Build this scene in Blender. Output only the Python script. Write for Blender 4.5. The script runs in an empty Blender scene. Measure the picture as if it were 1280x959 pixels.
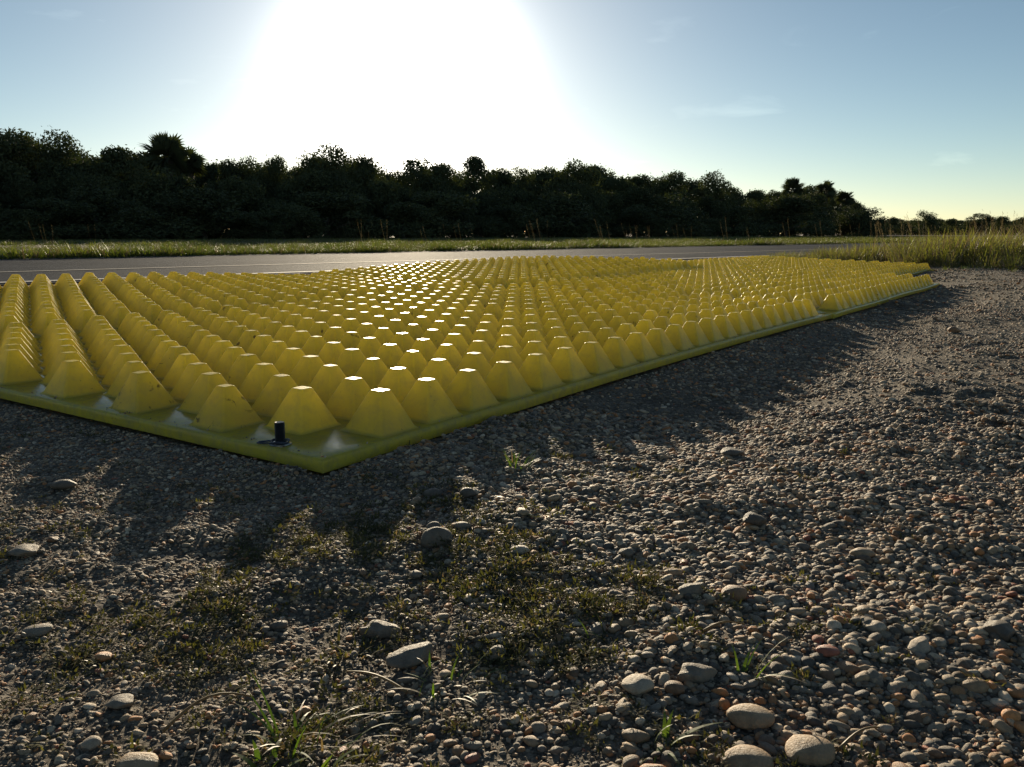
import bpy, bmesh, math, random
import numpy as np
from mathutils import Vector, Matrix, Euler

R = math.radians
scene = bpy.context.scene
C = scene.collection
random.seed(7)
RNG = np.random.default_rng(7)

# ------------------------------------------------------------------ camera
F_PX, HORIZON, CAM_H = 1060.0, 292.0, 0.255          # focal length and horizon in the pixels of a 1280 wide photograph
PITCH = math.atan((479.5 - HORIZON) / F_PX)
cam_data = bpy.data.cameras.new('camera')
cam = bpy.data.objects.new('camera', cam_data)
C.objects.link(cam)
cam.location = (0, 0, CAM_H)
cam.rotation_euler = (math.pi / 2 - PITCH, 0, 0)
cam_data.sensor_width = 36
cam_data.lens = 36 * F_PX / 1280
cam_data.clip_start = 0.02
cam_data.clip_end = 6000
scene.camera = cam

# ------------------------------------------------------------------ sky, sun, exposure
SUN_EL, SUN_AZ = R(9.3), R(-7.0)                       # azimuth from +Y towards +X
SKY_STRENGTH, SUN_STRENGTH, EXPOSURE = 0.069, 5.0, 0.75
scene.view_settings.view_transform = 'Standard'
scene.view_settings.look = 'None'
scene.view_settings.exposure = EXPOSURE
scene.view_settings.gamma = 1
scene.view_settings.use_curve_mapping = False
world = bpy.data.worlds.new('World')
scene.world = world
world.use_nodes = True
wn, wl = world.node_tree.nodes, world.node_tree.links
wn.clear()
w_out = wn.new('ShaderNodeOutputWorld')
w_bg = wn.new('ShaderNodeBackground')
w_bg.inputs['Strength'].default_value = SKY_STRENGTH
sky = wn.new('ShaderNodeTexSky')
sky.sky_type = 'NISHITA'
sky.sun_disc = False
sky.sun_elevation = SUN_EL
sky.sun_rotation = SUN_AZ
sky.altitude = 0
sky.air_density = 0.68
sky.dust_density = 0.10
sky.ozone_density = 2.0
# thin wisps of high cloud, the same all round the sky
tc = wn.new('ShaderNodeTexCoord')
mp = wn.new('ShaderNodeMapping')
mp.inputs['Scale'].default_value = (2.2, 2.2, 11.0)
mp.inputs['Location'].default_value = (0.35, 0.1, 0.3)
nz = wn.new('ShaderNodeTexNoise')
nz.inputs['Scale'].default_value = 2.6
nz.inputs['Detail'].default_value = 7
nz.inputs['Roughness'].default_value = 0.55
nz.inputs['Distortion'].default_value = 0.6
rp = wn.new('ShaderNodeValToRGB')
rp.color_ramp.elements[0].position = 0.62
rp.color_ramp.elements[0].color = (0, 0, 0, 1)
rp.color_ramp.elements[1].position = 0.80
rp.color_ramp.elements[1].color = (0.35, 0.35, 0.35, 1)
mx = wn.new('ShaderNodeMix')
mx.data_type = 'RGBA'
mx.blend_type = 'MIX'
sc = wn.new('ShaderNodeMix')
sc.data_type = 'RGBA'
sc.blend_type = 'MULTIPLY'
sc.inputs[0].default_value = 1
sc.inputs[7].default_value = (1.75, 1.6, 1.45, 1)
wl.new(tc.outputs['Generated'], mp.inputs['Vector'])
wl.new(mp.outputs['Vector'], nz.inputs['Vector'])
wl.new(nz.outputs['Fac'], rp.inputs['Fac'])
wl.new(rp.outputs['Color'], mx.inputs[0])
wl.new(sky.outputs['Color'], sc.inputs[6])
wl.new(sky.outputs['Color'], mx.inputs[6])
wl.new(sc.outputs[2], mx.inputs[7])
# colour balance of the whole sky, and the sun's own aureole (light scattered by thin haze round it)
wb = wn.new('ShaderNodeMix')
wb.data_type = 'RGBA'
wb.blend_type = 'MULTIPLY'
wb.inputs[0].default_value = 1
wb.inputs[7].default_value = (1.13, 1.01, 0.83, 1)
wl.new(mx.outputs[2], wb.inputs[6])
dt = wn.new('ShaderNodeVectorMath')
dt.operation = 'DOT_PRODUCT'
dt.inputs[1].default_value = (math.sin(SUN_AZ) * math.cos(SUN_EL), math.cos(SUN_AZ) * math.cos(SUN_EL), math.sin(SUN_EL))
nmv = wn.new('ShaderNodeVectorMath')
nmv.operation = 'NORMALIZE'
wl.new(tc.outputs['Generated'], nmv.inputs[0])
wl.new(nmv.outputs[0], dt.inputs[0])
def wmath(op, a, b=0.0):
    m = wn.new('ShaderNodeMath')
    m.operation = op
    for sk, v in ((m.inputs[0], a), (m.inputs[1], b)):
        if hasattr(v, 'is_output'):
            wl.new(v, sk)
        else:
            sk.default_value = v
    return m.outputs[0]
theta = wmath('ARCCOSINE', wmath('MINIMUM', dt.outputs['Value'], 0.99999))
aur = wmath('MULTIPLY', wmath('POWER', 2.71828, wmath('MULTIPLY', theta, -1 / R(6.0))), 12.0)
core = wmath('DIVIDE', theta, R(4.15))
aur = wmath('ADD', aur, wmath('MULTIPLY', wmath('POWER', 2.71828, wmath('MULTIPLY', wmath('MULTIPLY', core, core), -1.0)), 90.0))
ac = wn.new('ShaderNodeVectorMath')
ac.operation = 'SCALE'
ac.inputs[0].default_value = (1.02, 0.97, 0.88)
wl.new(aur, ac.inputs['Scale'])
ad = wn.new('ShaderNodeVectorMath')
ad.operation = 'ADD'
wl.new(wb.outputs[2], ad.inputs[0])
wl.new(ac.outputs[0], ad.inputs[1])
wl.new(ad.outputs[0], w_bg.inputs['Color'])
wl.new(w_bg.outputs['Background'], w_out.inputs['Surface'])

sun_data = bpy.data.lights.new('sun', 'SUN')
sun_data.energy = SUN_STRENGTH
sun_data.angle = R(0.6)
sun_data.color = (1.0, 0.84, 0.60)
sun = bpy.data.objects.new('sun', sun_data)
C.objects.link(sun)
sun_dir = Vector((math.sin(SUN_AZ) * math.cos(SUN_EL), math.cos(SUN_AZ) * math.cos(SUN_EL), math.sin(SUN_EL)))
sun.rotation_euler = sun_dir.to_track_quat('Z', 'Y').to_euler()
sun.location = (-4, 30, 8)

# ------------------------------------------------------------------ helpers
def at(px, py, z=0.0):
    """ground point seen at a pixel of the 1280 wide photograph"""
    c, s = math.cos(PITCH), math.sin(PITCH)
    a, b = (px - 640) / F_PX, (479.5 - py) / F_PX
    d = (a, c + b * s, -s + b * c)
    t = (z - CAM_H) / d[2]
    return Vector((d[0] * t, d[1] * t, z))

def height_at(px, py, Y):
    """height of the point seen at a pixel, at distance Y in front of the camera"""
    c, s = math.cos(PITCH), math.sin(PITCH)
    b = (479.5 - py) / F_PX
    return CAM_H + Y * (-s + b * c) / (c + b * s)

def x_at(px, py, Y):
    c, s = math.cos(PITCH), math.sin(PITCH)
    b = (479.5 - py) / F_PX
    return Y * ((px - 640) / F_PX) / (c + b * s)

def hash2(ix, iy, seed):
    h = (ix.astype(np.int64) * 374761393 + iy.astype(np.int64) * 668265263 + seed * 1274126177) & 0xFFFFFFFF
    h = ((h ^ (h >> 13)) * 1274126177) & 0xFFFFFFFF
    return ((h ^ (h >> 16)) & 0xFFFF) / 65535.0

def vnoise(x, y, seed=0):
    x, y = np.asarray(x, float), np.asarray(y, float)
    ix, iy = np.floor(x), np.floor(y)
    fx, fy = x - ix, y - iy
    fx, fy = fx * fx * (3 - 2 * fx), fy * fy * (3 - 2 * fy)
    a, b = hash2(ix, iy, seed), hash2(ix + 1, iy, seed)
    c, d = hash2(ix, iy + 1, seed), hash2(ix + 1, iy + 1, seed)
    return (a + (b - a) * fx) * (1 - fy) + (c + (d - c) * fx) * fy

def fbm(x, y, scale, octs=4, seed=0):
    t, amp, tot = 0, 1, 0
    for k in range(octs):
        t = t + amp * vnoise(x / scale * 2 ** k + 17.3 * k, y / scale * 2 ** k + 5.1 * k, seed + k)
        tot += amp
        amp *= 0.5
    return t / tot - 0.5

def sstep(a, b, x):
    t = np.clip((np.asarray(x, float) - a) / (b - a), 0, 1)
    return t * t * (3 - 2 * t)

def mesh_from(name, verts, faces, mats, smooth=False):
    me = bpy.data.meshes.new(name)
    me.from_pydata([tuple(v) for v in verts], [], [tuple(f) for f in faces])
    me.update()
    for m in (mats if isinstance(mats, (list, tuple)) else [mats]):
        me.materials.append(m)
    if smooth:
        me.polygons.foreach_set('use_smooth', [True] * len(me.polygons))
    return me

def link(name, me, parent=None):
    o = bpy.data.objects.new(name, me)
    C.objects.link(o)
    if parent is not None:
        o.parent = parent
    return o

def tag(o, label=None, cat=None, group=None, kind=None):
    if label:
        o['label'] = label
    if cat:
        o['category'] = cat
    if group:
        o['group'] = group
    if kind:
        o['kind'] = kind
    return o

def quads_mesh(name, V, nper, mat, smooth=False, mats_idx=None):
    """V: (n, nper, 3) separate polygons"""
    n = len(V)
    me = bpy.data.meshes.new(name)
    me.vertices.add(n * nper)
    me.vertices.foreach_set('co', V.reshape(-1).astype(np.float32))
    me.loops.add(n * nper)
    me.loops.foreach_set('vertex_index', np.arange(n * nper, dtype=np.int32))
    me.polygons.add(n)
    me.polygons.foreach_set('loop_start', np.arange(n, dtype=np.int32) * nper)
    for m in (mat if isinstance(mat, (list, tuple)) else [mat]):
        me.materials.append(m)
    if mats_idx is not None:
        me.polygons.foreach_set('material_index', mats_idx.astype(np.int32))
    me.update(calc_edges=True)
    return me

def tube(verts, faces, path, radii, seg=7):
    base = len(verts)
    prev = None
    for k, (p, r) in enumerate(zip(path, radii)):
        p = Vector(p)
        d = (Vector(path[min(k + 1, len(path) - 1)]) - Vector(path[max(k - 1, 0)])).normalized()
        a = d.cross(Vector((0.31, 0.2, 0.93)))
        if a.length < 1e-3:
            a = d.cross(Vector((1, 0, 0)))
        a.normalize()
        b = d.cross(a)
        for j in range(seg):
            t = 2 * math.pi * j / seg
            verts.append(p + a * (math.cos(t) * r) + b * (math.sin(t) * r))
    for k in range(len(path) - 1):
        for j in range(seg):
            j2 = (j + 1) % seg
            faces.append((base + k * seg + j, base + k * seg + j2, base + (k + 1) * seg + j2, base + (k + 1) * seg + j))
    faces.append(tuple(base + (len(path) - 1) * seg + j for j in range(seg)))
    faces.append(tuple(base + j for j in reversed(range(seg))))

# ------------------------------------------------------------------ materials
class NT:
    def __init__(self, name):
        self.m = bpy.data.materials.new(name)
        self.m.use_nodes = True
        self.n, self.l = self.m.node_tree.nodes, self.m.node_tree.links
        self.n.clear()
        self.out = self.n.new('ShaderNodeOutputMaterial')
    def new(self, t, **kw):
        nd = self.n.new(t)
        for k, v in kw.items():
            if k.startswith('_'):
                setattr(nd, k[1:], v)
            else:
                nd.inputs[k.replace('__', ' ')].default_value = v
        return nd
    def link(self, a, b):
        self.l.new(a, b)
    def ramp(self, fac, stops, interp='LINEAR'):
        r = self.n.new('ShaderNodeValToRGB')
        r.color_ramp.interpolation = interp
        els = r.color_ramp.elements
        while len(els) < len(stops):
            els.new(0.5)
        for e, (p, c) in zip(els, stops):
            e.position = p
            e.color = (c, c, c, 1) if isinstance(c, (int, float)) else (c[0], c[1], c[2], 1)
        self.link(fac, r.inputs['Fac'])
        return r.outputs['Color']
    def mixc(self, fac, a, b, mode='MIX'):
        m = self.n.new('ShaderNodeMix')
        m.data_type = 'RGBA'
        m.blend_type = mode
        for si, v in ((0, fac), (6, a), (7, b)):
            sock = m.inputs[si]
            if hasattr(v, 'is_output'):
                self.link(v, sock)
            elif isinstance(v, (int, float)):
                sock.default_value = v if si == 0 else (v, v, v, 1)
            else:
                sock.default_value = (v[0], v[1], v[2], 1)
        return m.outputs[2]
    def noise(self, vec, scale, detail=4, rough=0.55, dist=0.0):
        nz = self.new('ShaderNodeTexNoise', Scale=scale, Detail=detail, Roughness=rough, Distortion=dist)
        self.link(vec, nz.inputs['Vector'])
        return nz.outputs['Fac']
    def math(self, op, a, b=0.0):
        m = self.n.new('ShaderNodeMath')
        m.operation = op
        for sock, v in ((m.inputs[0], a), (m.inputs[1], b)):
            if hasattr(v, 'is_output'):
                self.link(v, sock)
            else:
                sock.default_value = v
        return m.outputs[0]
    def bump(self, h, strength, dist, normal=None):
        b = self.new('ShaderNodeBump', Strength=strength, Distance=dist)
        self.link(h, b.inputs['Height'])
        if normal is not None:
            self.link(normal, b.inputs['Normal'])
        return b.outputs['Normal']

def mat_yellow(name='yellow_plastic', rough=(0.26, 0.54), dusty=0.40):
    t = NT(name)
    tcn = t.new('ShaderNodeTexCoord')
    oi = t.new('ShaderNodeObjectInfo')
    va = t.n.new('ShaderNodeVectorMath')
    va.operation = 'ADD'
    sp = t.n.new('ShaderNodeVectorMath')
    sp.operation = 'SCALE'
    cx = t.n.new('ShaderNodeCombineXYZ')
    for k in range(3):
        t.link(oi.outputs['Random'], cx.inputs[k])
    t.link(cx.outputs[0], sp.inputs[0])
    sp.inputs['Scale'].default_value = 37.0
    t.link(tcn.outputs['Object'], va.inputs[0])
    t.link(sp.outputs[0], va.inputs[1])
    v = va.outputs[0]
    big = t.noise(v, 22, 4, 0.6)
    fine = t.noise(v, 160, 5, 0.65)
    col = t.mixc(t.ramp(big, [(0.3, 0.0), (0.75, 1.0)]), (0.84, 0.715, 0.10), (0.75, 0.635, 0.125))
    per = t.ramp(oi.outputs['Random'], [(0.0, 0.90), (1.0, 1.06)])
    col = t.mixc(1.0, col, per, 'MULTIPLY')
    # thin road dust, and black scuffs on a few of the moulded points
    dust = t.ramp(t.noise(v, 75, 6, 0.7), [(0.45, 0.0), (0.8, dusty)])
    col = t.mixc(dust, col, (0.36, 0.31, 0.20))
    scn = t.noise(v, 55, 5, 0.6, 0.8)
    few = t.ramp(oi.outputs['Random'], [(0.0, 1.0), (0.10, 1.0), (0.13, 0.0)], 'CONSTANT')
    sc1 = t.math('MULTIPLY', t.ramp(scn, [(0.60, 0.0), (0.68, 0.85)]), few)
    sc2 = t.ramp(t.noise(v, 240, 3, 0.5), [(0.71, 0.0), (0.76, 0.7)])
    col = t.mixc(sc1, col, (0.07, 0.05, 0.03))
    col = t.mixc(sc2, col, (0.10, 0.075, 0.03))
    b = t.new('ShaderNodeBsdfPrincipled')
    b.inputs['IOR'].default_value = 1.48
    b.inputs['Subsurface Weight'].default_value = 0.30
    b.inputs['Subsurface Radius'].default_value = (1.0, 0.80, 0.20)
    b.inputs['Subsurface Scale'].default_value = 0.007
    t.link(col, b.inputs['Base Color'])
    t.link(t.ramp(fine, [(0.3, rough[0]), (0.72, rough[1])]), b.inputs['Roughness'])
    nrm = t.bump(t.noise(v, 420, 3, 0.6), 0.10, 0.001, t.bump(big, 0.25, 0.004))
    t.link(nrm, b.inputs['Normal'])
    tr = t.new('ShaderNodeBsdfTranslucent')
    t.link(t.mixc(1.0, col, (0.98, 0.98, 0.64), 'MULTIPLY'), tr.inputs['Color'])
    mxs = t.new('ShaderNodeMixShader', Fac=0.48)
    t.link(b.outputs[0], mxs.inputs[1])
    t.link(tr.outputs[0], mxs.inputs[2])
    t.link(mxs.outputs[0], t.out.inputs['Surface'])
    return t.m

def mat_stone(name, stops, rough=(0.45, 0.8), interp='CONSTANT'):
    t = NT(name)
    oi = t.new('ShaderNodeObjectInfo')
    tcn = t.new('ShaderNodeTexCoord')
    v = tcn.outputs['Object']
    col = t.ramp(oi.outputs['Random'], stops, interp)
    col = t.mixc(1.0, col, (1.32, 1.13, 0.90), 'MULTIPLY')
    n1 = t.noise(v, 1.6, 5, 0.65)
    n2 = t.noise(v, 9.0, 4, 0.7)
    col = t.mixc(1.0, col, t.ramp(n1, [(0.3, 0.62), (0.7, 1.25)]), 'MULTIPLY')
    col = t.mixc(1.0, col, t.ramp(n2, [(0.3, 0.8), (0.7, 1.2)]), 'MULTIPLY')
    col = t.mixc(t.ramp(n1, [(0.58, 0.0), (0.75, 0.5)]), col, (0.17, 0.145, 0.115))
    b = t.new('ShaderNodeBsdfPrincipled')
    t.link(col, b.inputs['Base Color'])
    t.link(t.ramp(n2, [(0.3, rough[0]), (0.7, rough[1])]), b.inputs['Roughness'])
    t.link(t.bump(n2, 0.35, 0.15), b.inputs['Normal'])
    t.link(b.outputs[0], t.out.inputs['Surface'])
    return t.m

def mat_leaf(name, c1, c2, trans=0.35, tint=(1.0, 1.05, 0.35), scale=3.0, rough=0.55, gain=1.6):
    t = NT(name)
    geo = t.new('ShaderNodeNewGeometry')
    oi = t.new('ShaderNodeObjectInfo')
    n = t.noise(geo.outputs['Position'], scale, 3, 0.6)
    f = t.math('ADD', t.math('MULTIPLY', n, 0.7), t.math('MULTIPLY', oi.outputs['Random'], 0.3))
    col = t.ramp(f, [(0.3, c1), (0.7, c2)])
    b = t.new('ShaderNodeBsdfPrincipled', Roughness=rough)
    t.link(col, b.inputs['Base Color'])
    tr = t.new('ShaderNodeBsdfTranslucent')
    t.link(t.mixc(1.0, col, tuple(gain * k for k in tint), 'MULTIPLY'), tr.inputs['Color'])
    mxs = t.new('ShaderNodeMixShader', Fac=trans)
    t.link(b.outputs[0], mxs.inputs[1])
    t.link(tr.outputs[0], mxs.inputs[2])
    t.link(mxs.outputs[0], t.out.inputs['Surface'])
    return t.m

def mat_plain(name, col, rough=0.5, metal=0.0, nscale=30, var=0.25, bump=0.0):
    t = NT(name)
    tcn = t.new('ShaderNodeTexCoord')
    n = t.noise(tcn.outputs['Object'], nscale, 4, 0.6)
    c = t.mixc(1.0, col, t.ramp(n, [(0.3, 1 - var), (0.7, 1 + var)]), 'MULTIPLY')
    b = t.new('ShaderNodeBsdfPrincipled', Roughness=rough, Metallic=metal)
    t.link(c, b.inputs['Base Color'])
    if bump:
        t.link(t.bump(n, 0.6, bump), b.inputs['Normal'])
    t.link(b.outputs[0], t.out.inputs['Surface'])
    return t.m

def mat_ground():
    t = NT('gravel_soil')
    geo = t.new('ShaderNodeNewGeometry')
    v = geo.outputs['Position']
    big = t.noise(v, 2.2, 5, 0.6)
    mid = t.noise(v, 14, 5, 0.65)
    fine = t.noise(v, 160, 5, 0.7)
    col = t.ramp(mid, [(0.25, (0.092, 0.073, 0.052)), (0.5, (0.165, 0.134, 0.096)), (0.8, (0.235, 0.190, 0.138))])
    col = t.mixc(t.ramp(big, [(0.45, 0.0), (0.7, 0.6)]), col, (0.19, 0.165, 0.135))
    col = t.mixc(1.0, col, t.ramp(fine, [(0.3, 0.55), (0.7, 1.45)]), 'MULTIPLY')
    vo = t.new('ShaderNodeTexVoronoi', Scale=150.0, Randomness=1.0)
    t.link(v, vo.inputs['Vector'])
    grains = t.ramp(vo.outputs['Color'], [(0.0, 0.55), (1.0, 1.5)])
    col = t.mixc(0.8, col, grains, 'MULTIPLY')
    b = t.new('ShaderNodeBsdfPrincipled', Roughness=0.9)
    b.inputs['Specular IOR Level'].default_value = 0.25
    t.link(col, b.inputs['Base Color'])
    vd = t.math('SUBTRACT', 1.0, vo.outputs['Distance'])
    nrm = t.bump(fine, 0.9, 0.006, t.bump(vd, 1.0, 0.007, t.bump(t.noise(v, 55, 4, 0.65), 0.9, 0.010, t.bump(mid, 0.7, 0.014))))
    t.link(nrm, b.inputs['Normal'])
    t.link(b.outputs[0], t.out.inputs['Surface'])
    return t.m

def mat_asphalt():
    t = NT('worn_asphalt')
    geo = t.new('ShaderNodeNewGeometry')
    v = geo.outputs['Position']
    big = t.noise(v, 0.8, 5, 0.6)
    fine = t.noise(v, 70, 4, 0.7)
    col = t.ramp(big, [(0.3, (0.034, 0.040, 0.050)), (0.7, (0.056, 0.064, 0.078))])
    col = t.mixc(1.0, col, t.ramp(fine, [(0.3, 0.6), (0.7, 1.4)]), 'MULTIPLY')
    b = t.new('ShaderNodeBsdfPrincipled', Roughness=0.85)
    b.inputs['Specular IOR Level'].default_value = 0.009
    t.link(col, b.inputs['Base Color'])
    t.link(t.bump(fine, 0.8, 0.006), b.inputs['Normal'])
    t.link(b.outputs[0], t.out.inputs['Surface'])
    return t.m

M_YELLOW = mat_yellow()
M_SLAB = mat_yellow('yellow_sheet', (0.07, 0.30), 0.75)
STONE_STOPS = [(0.0, (0.085, 0.080, 0.075)), (0.12, (0.16, 0.15, 0.135)), (0.28, (0.24, 0.215, 0.18)), (0.42, (0.12, 0.095, 0.075)),
               (0.52, (0.30, 0.245, 0.18)), (0.64, (0.19, 0.18, 0.17)), (0.72, (0.26, 0.17, 0.10)), (0.80, (0.40, 0.355, 0.29)),
               (0.88, (0.36, 0.18, 0.08)), (0.94, (0.46, 0.43, 0.38)), (0.985, (0.26, 0.10, 0.065))]
M_STONE = mat_stone('mixed_pebble', STONE_STOPS, (0.55, 0.9))
M_GREY = mat_stone('grey_stone', [(0.0, (0.12, 0.11, 0.10)), (1.0, (0.19, 0.175, 0.155))], (0.5, 0.85), 'LINEAR')
M_TAN = mat_stone('tan_stone', [(0.0, (0.20, 0.15, 0.10)), (1.0, (0.27, 0.21, 0.145))], (0.45, 0.8), 'LINEAR')
M_BROWN = mat_stone('brown_stone', [(0.0, (0.15, 0.10, 0.065)), (1.0, (0.24, 0.15, 0.09))], (0.45, 0.8), 'LINEAR')
M_PALE = mat_stone('pale_stone', [(0.0, (0.27, 0.245, 0.21)), (1.0, (0.36, 0.33, 0.29))], (0.5, 0.85), 'LINEAR')
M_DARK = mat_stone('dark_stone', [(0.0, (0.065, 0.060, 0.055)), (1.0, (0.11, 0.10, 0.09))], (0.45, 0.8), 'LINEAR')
M_ORANGE = mat_stone('orange_stone', [(0.0, (0.36, 0.17, 0.07)), (1.0, (0.46, 0.25, 0.11))], (0.4, 0.7), 'LINEAR')
M_RED = mat_stone('red_stone', [(0.0, (0.24, 0.08, 0.055)), (1.0, (0.30, 0.12, 0.08))], (0.4, 0.7), 'LINEAR')
M_SOIL = mat_ground()
M_ASPHALT = mat_asphalt()
M_LINE = mat_plain('worn_white_paint', (0.30, 0.30, 0.29), 0.85, 0, 20, 0.5)
M_SEAM = mat_plain('pale_worn_paint', (0.14, 0.135, 0.13), 0.85, 0, 15, 0.5)
M_LEAF = mat_leaf('dark_foliage', (0.038, 0.050, 0.022), (0.080, 0.092, 0.040), 0.18, scale=0.5, gain=1.0, rough=0.9)
M_PALM = mat_leaf('palm_foliage', (0.040, 0.052, 0.024), (0.080, 0.090, 0.042), 0.18, scale=0.5, gain=1.0, rough=0.9)
M_BARK = mat_plain('bark', (0.07, 0.055, 0.042), 0.9, 0, 6, 0.4, 0.02)
M_GRASS = mat_leaf('verge_grass', (0.050, 0.075, 0.018), (0.120, 0.125, 0.042), 0.42, scale=0.9, gain=1.5)
M_TALL = mat_leaf('tall_grass', (0.090, 0.105, 0.032), (0.185, 0.165, 0.070), 0.48, scale=1.4, gain=1.6)
M_STALK = mat_leaf('dry_stalk', (0.13, 0.105, 0.065), (0.20, 0.165, 0.105), 0.28, tint=(1, 0.9, 0.6), scale=2, gain=1.2)
M_WEED = mat_leaf('ground_weed', (0.055, 0.055, 0.022), (0.110, 0.098, 0.042), 0.34, scale=30, gain=1.4, rough=0.95)
M_BLADE = mat_leaf('green_blade', (0.060, 0.105, 0.020), (0.130, 0.170, 0.040), 0.45, scale=60, gain=1.5)
M_DRY = mat_leaf('dry_blade', (0.16, 0.12, 0.06), (0.27, 0.21, 0.11), 0.35, tint=(1, 0.9, 0.6), scale=60, gain=1.2)
M_STEEL = mat_plain('black_steel', (0.022, 0.021, 0.022), 0.42, 0.6, 120, 0.4, 0.0006)
M_WASHER = mat_plain('zinc_washer', (0.45, 0.47, 0.50), 0.28, 1.0, 150, 0.3)
M_WIRE = mat_plain('blue_black_wire', (0.030, 0.040, 0.065), 0.4, 0.2, 100, 0.3)

# ------------------------------------------------------------------ the mats' lattice (needed by the ground)
YAW = 0.5967
PITCH_P = 0.090                                           # spacing of the moulded points
U = PITCH_P / 0.48378
ORG = Vector((-1.15186 * U, 5.13587 * U))
AX_R = Vector((math.sin(YAW), math.cos(YAW)))              # along a mat's long side, away to the right
AX_L = Vector((-math.cos(YAW), math.sin(YAW)))             # along its short side, away to the left
SLAB_T, PYR_H, PYR_W, PYR_TOP = 0.0160, 0.0485, 0.065, 0.0175
GAP = 0.003
NC, NV = 14, 24                                            # columns, rows of a mat
# column offset, row offset, small turn, heights at 3 columns x 3 rows
PANELS = [
    (0.00, 0.00, 0.0,    [[-0.005, -0.001, -0.013], [0.000, 0.001, -0.004], [0.000, 0.001, 0.003]]),
    (-0.05, 24.15, 0.004, [[-0.015, -0.017, -0.022], [-0.005, -0.005, -0.008], [0.003, 0.000, 0.010]]),
    (14.20, -0.10, 0.0,  [[0.006, 0.005, 0.003], [0.022, 0.020, 0.003], [0.050, 0.045, 0.000]]),
    (14.15, 24.10, 0.002, [[0.004, 0.012, 0.034], [0.004, 0.022, 0.046], [0.002, 0.032, 0.042]]),
    (3.40, 48.10, -0.004, [[-0.022, -0.024, -0.028], [-0.006, -0.006, -0.014], [0.018, 0.020, 0.012]]),
]

def q3(t, a, b, c):
    return a * (2 * t - 1) * (t - 1) + b * 4 * t * (1 - t) + c * t * (2 * t - 1)

def panel_z(pi, c, v):
    H = PANELS[pi][3]
    tc_, tv = (c + 0.5) / NC, (v + 0.55) / NV
    rows = [q3(tv, *H[k]) for k in range(3)]
    return q3(tc_, *rows) + GAP + 0.0015 * np.sin(v * 0.55 + pi) * np.sin(c * 0.5 + 2 * pi)

def panel_xy(pi, c, v):
    co, vo, turn, _ = PANELS[pi]
    cs, sn = math.cos(turn), math.sin(turn)
    cc, vv = c * cs - v * sn + co, c * sn + v * cs + vo
    return (ORG.x + PITCH_P * (vv * AX_R.x + cc * AX_L.x), ORG.y + PITCH_P * (vv * AX_R.y + cc * AX_L.y))

def panel_cv(pi, x, y):
    co, vo, turn, _ = PANELS[pi]
    dx, dy = x - ORG.x, y - ORG.y
    cc = (dx * AX_L.x + dy * AX_L.y) / PITCH_P - co
    vv = (dx * AX_R.x + dy * AX_R.y) / PITCH_P - vo
    cs, sn = math.cos(turn), math.sin(turn)
    return cc * cs + vv * sn, -cc * sn + vv * cs

def mat_mask(x, y, margin=0.0):
    x, y = np.asarray(x, float), np.asarray(y, float)
    m = np.zeros(x.shape, bool)
    for i in range(len(PANELS)):
        c, v = panel_cv(i, x, y)
        m |= (c > -0.5 - margin) & (c < 13.5 + margin) & (v > -0.55 - margin) & (v < 23.55 + margin)
    return m

# ------------------------------------------------------------------ ground
RD = Vector((0.717, 0.697))                               # road direction
RN = Vector((-0.697, 0.717))                              # across the road, away from the camera
ROAD_NEAR, ROAD_FAR = 4.85, 9.60

def road_n(x, y):
    return x * RN.x + y * RN.y

def road_s(x, y):
    return x * RD.x + y * RD.y

def ground_h(x, y):
    x, y = np.asarray(x, float), np.asarray(y, float)
    z = 0.018 * fbm(x, y, 0.55, 3, 1) + 0.013 * fbm(x, y, 0.13, 3, 5) + 0.007 * fbm(x, y, 0.035, 2, 9)
    # kicked-up clods beside the mats
    cl = sstep(0.05, 0.16, fbm(x, y, 0.085, 3, 21)) * sstep(0.0, 0.25, fbm(x, y, 0.7, 2, 33) + 0.1)
    z = z + 0.020 * cl * sstep(0.8, 1.2, y) * (x > -0.2)
    # the ground falls away a little beside the long edge of the mats
    c0, v0 = panel_cv(0, x, y)
    dd = (-0.5 - c0) * PITCH_P
    z = z - 0.024 * np.exp(-((dd - 0.20) / 0.15) ** 2) * sstep(1.0, 6.0, v0) * sstep(48.0, 38.0, v0)
    n = road_n(x, y)
    z = z * (1 - sstep(ROAD_NEAR - 0.5, ROAD_NEAR, n)) - 0.012 * sstep(ROAD_NEAR - 0.1, ROAD_NEAR + 0.05, n) * (1 - sstep(ROAD_FAR - .05, ROAD_FAR + .1, n))
    z = z + 0.5 * fbm(x, y, 30, 3, 40) * sstep(14, 40, n) * 0.25
    for i in range(len(PANELS)):
        c, v = panel_cv(i, x, y)
        d = np.maximum(np.maximum(-0.5 - c, c - 13.5), np.maximum(-0.55 - v, v - 23.55)) * PITCH_P
        w = 1 - sstep(-0.005, 0.16, d)
        pz = panel_z(i, np.clip(c, -0.5, 13.5), np.clip(v, -0.55, 23.55))
        lim = np.where(d < 0.012, np.minimum(z * 0.3, 0.0) + pz - 0.004, z + pz * w)
        hit = (d < 0.16)
        z = np.where(hit, np.where(d < 0.012, lim, np.minimum(lim, pz + 0.004 + d * 0.25)), z)
    return z

def axis_coords(lo, hi, step, far_lo, far_hi):
    mid = list(np.arange(lo, hi + 1e-6, step))
    a, s, p = [], step, lo
    while p > far_lo:
        s *= 1.22
        p -= s
        a.append(p)
    b, s, p = [], step, hi
    while p < far_hi:
        s *= 1.22
        p += s
        b.append(p)
    return np.array(a[::-1] + mid + b)

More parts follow.
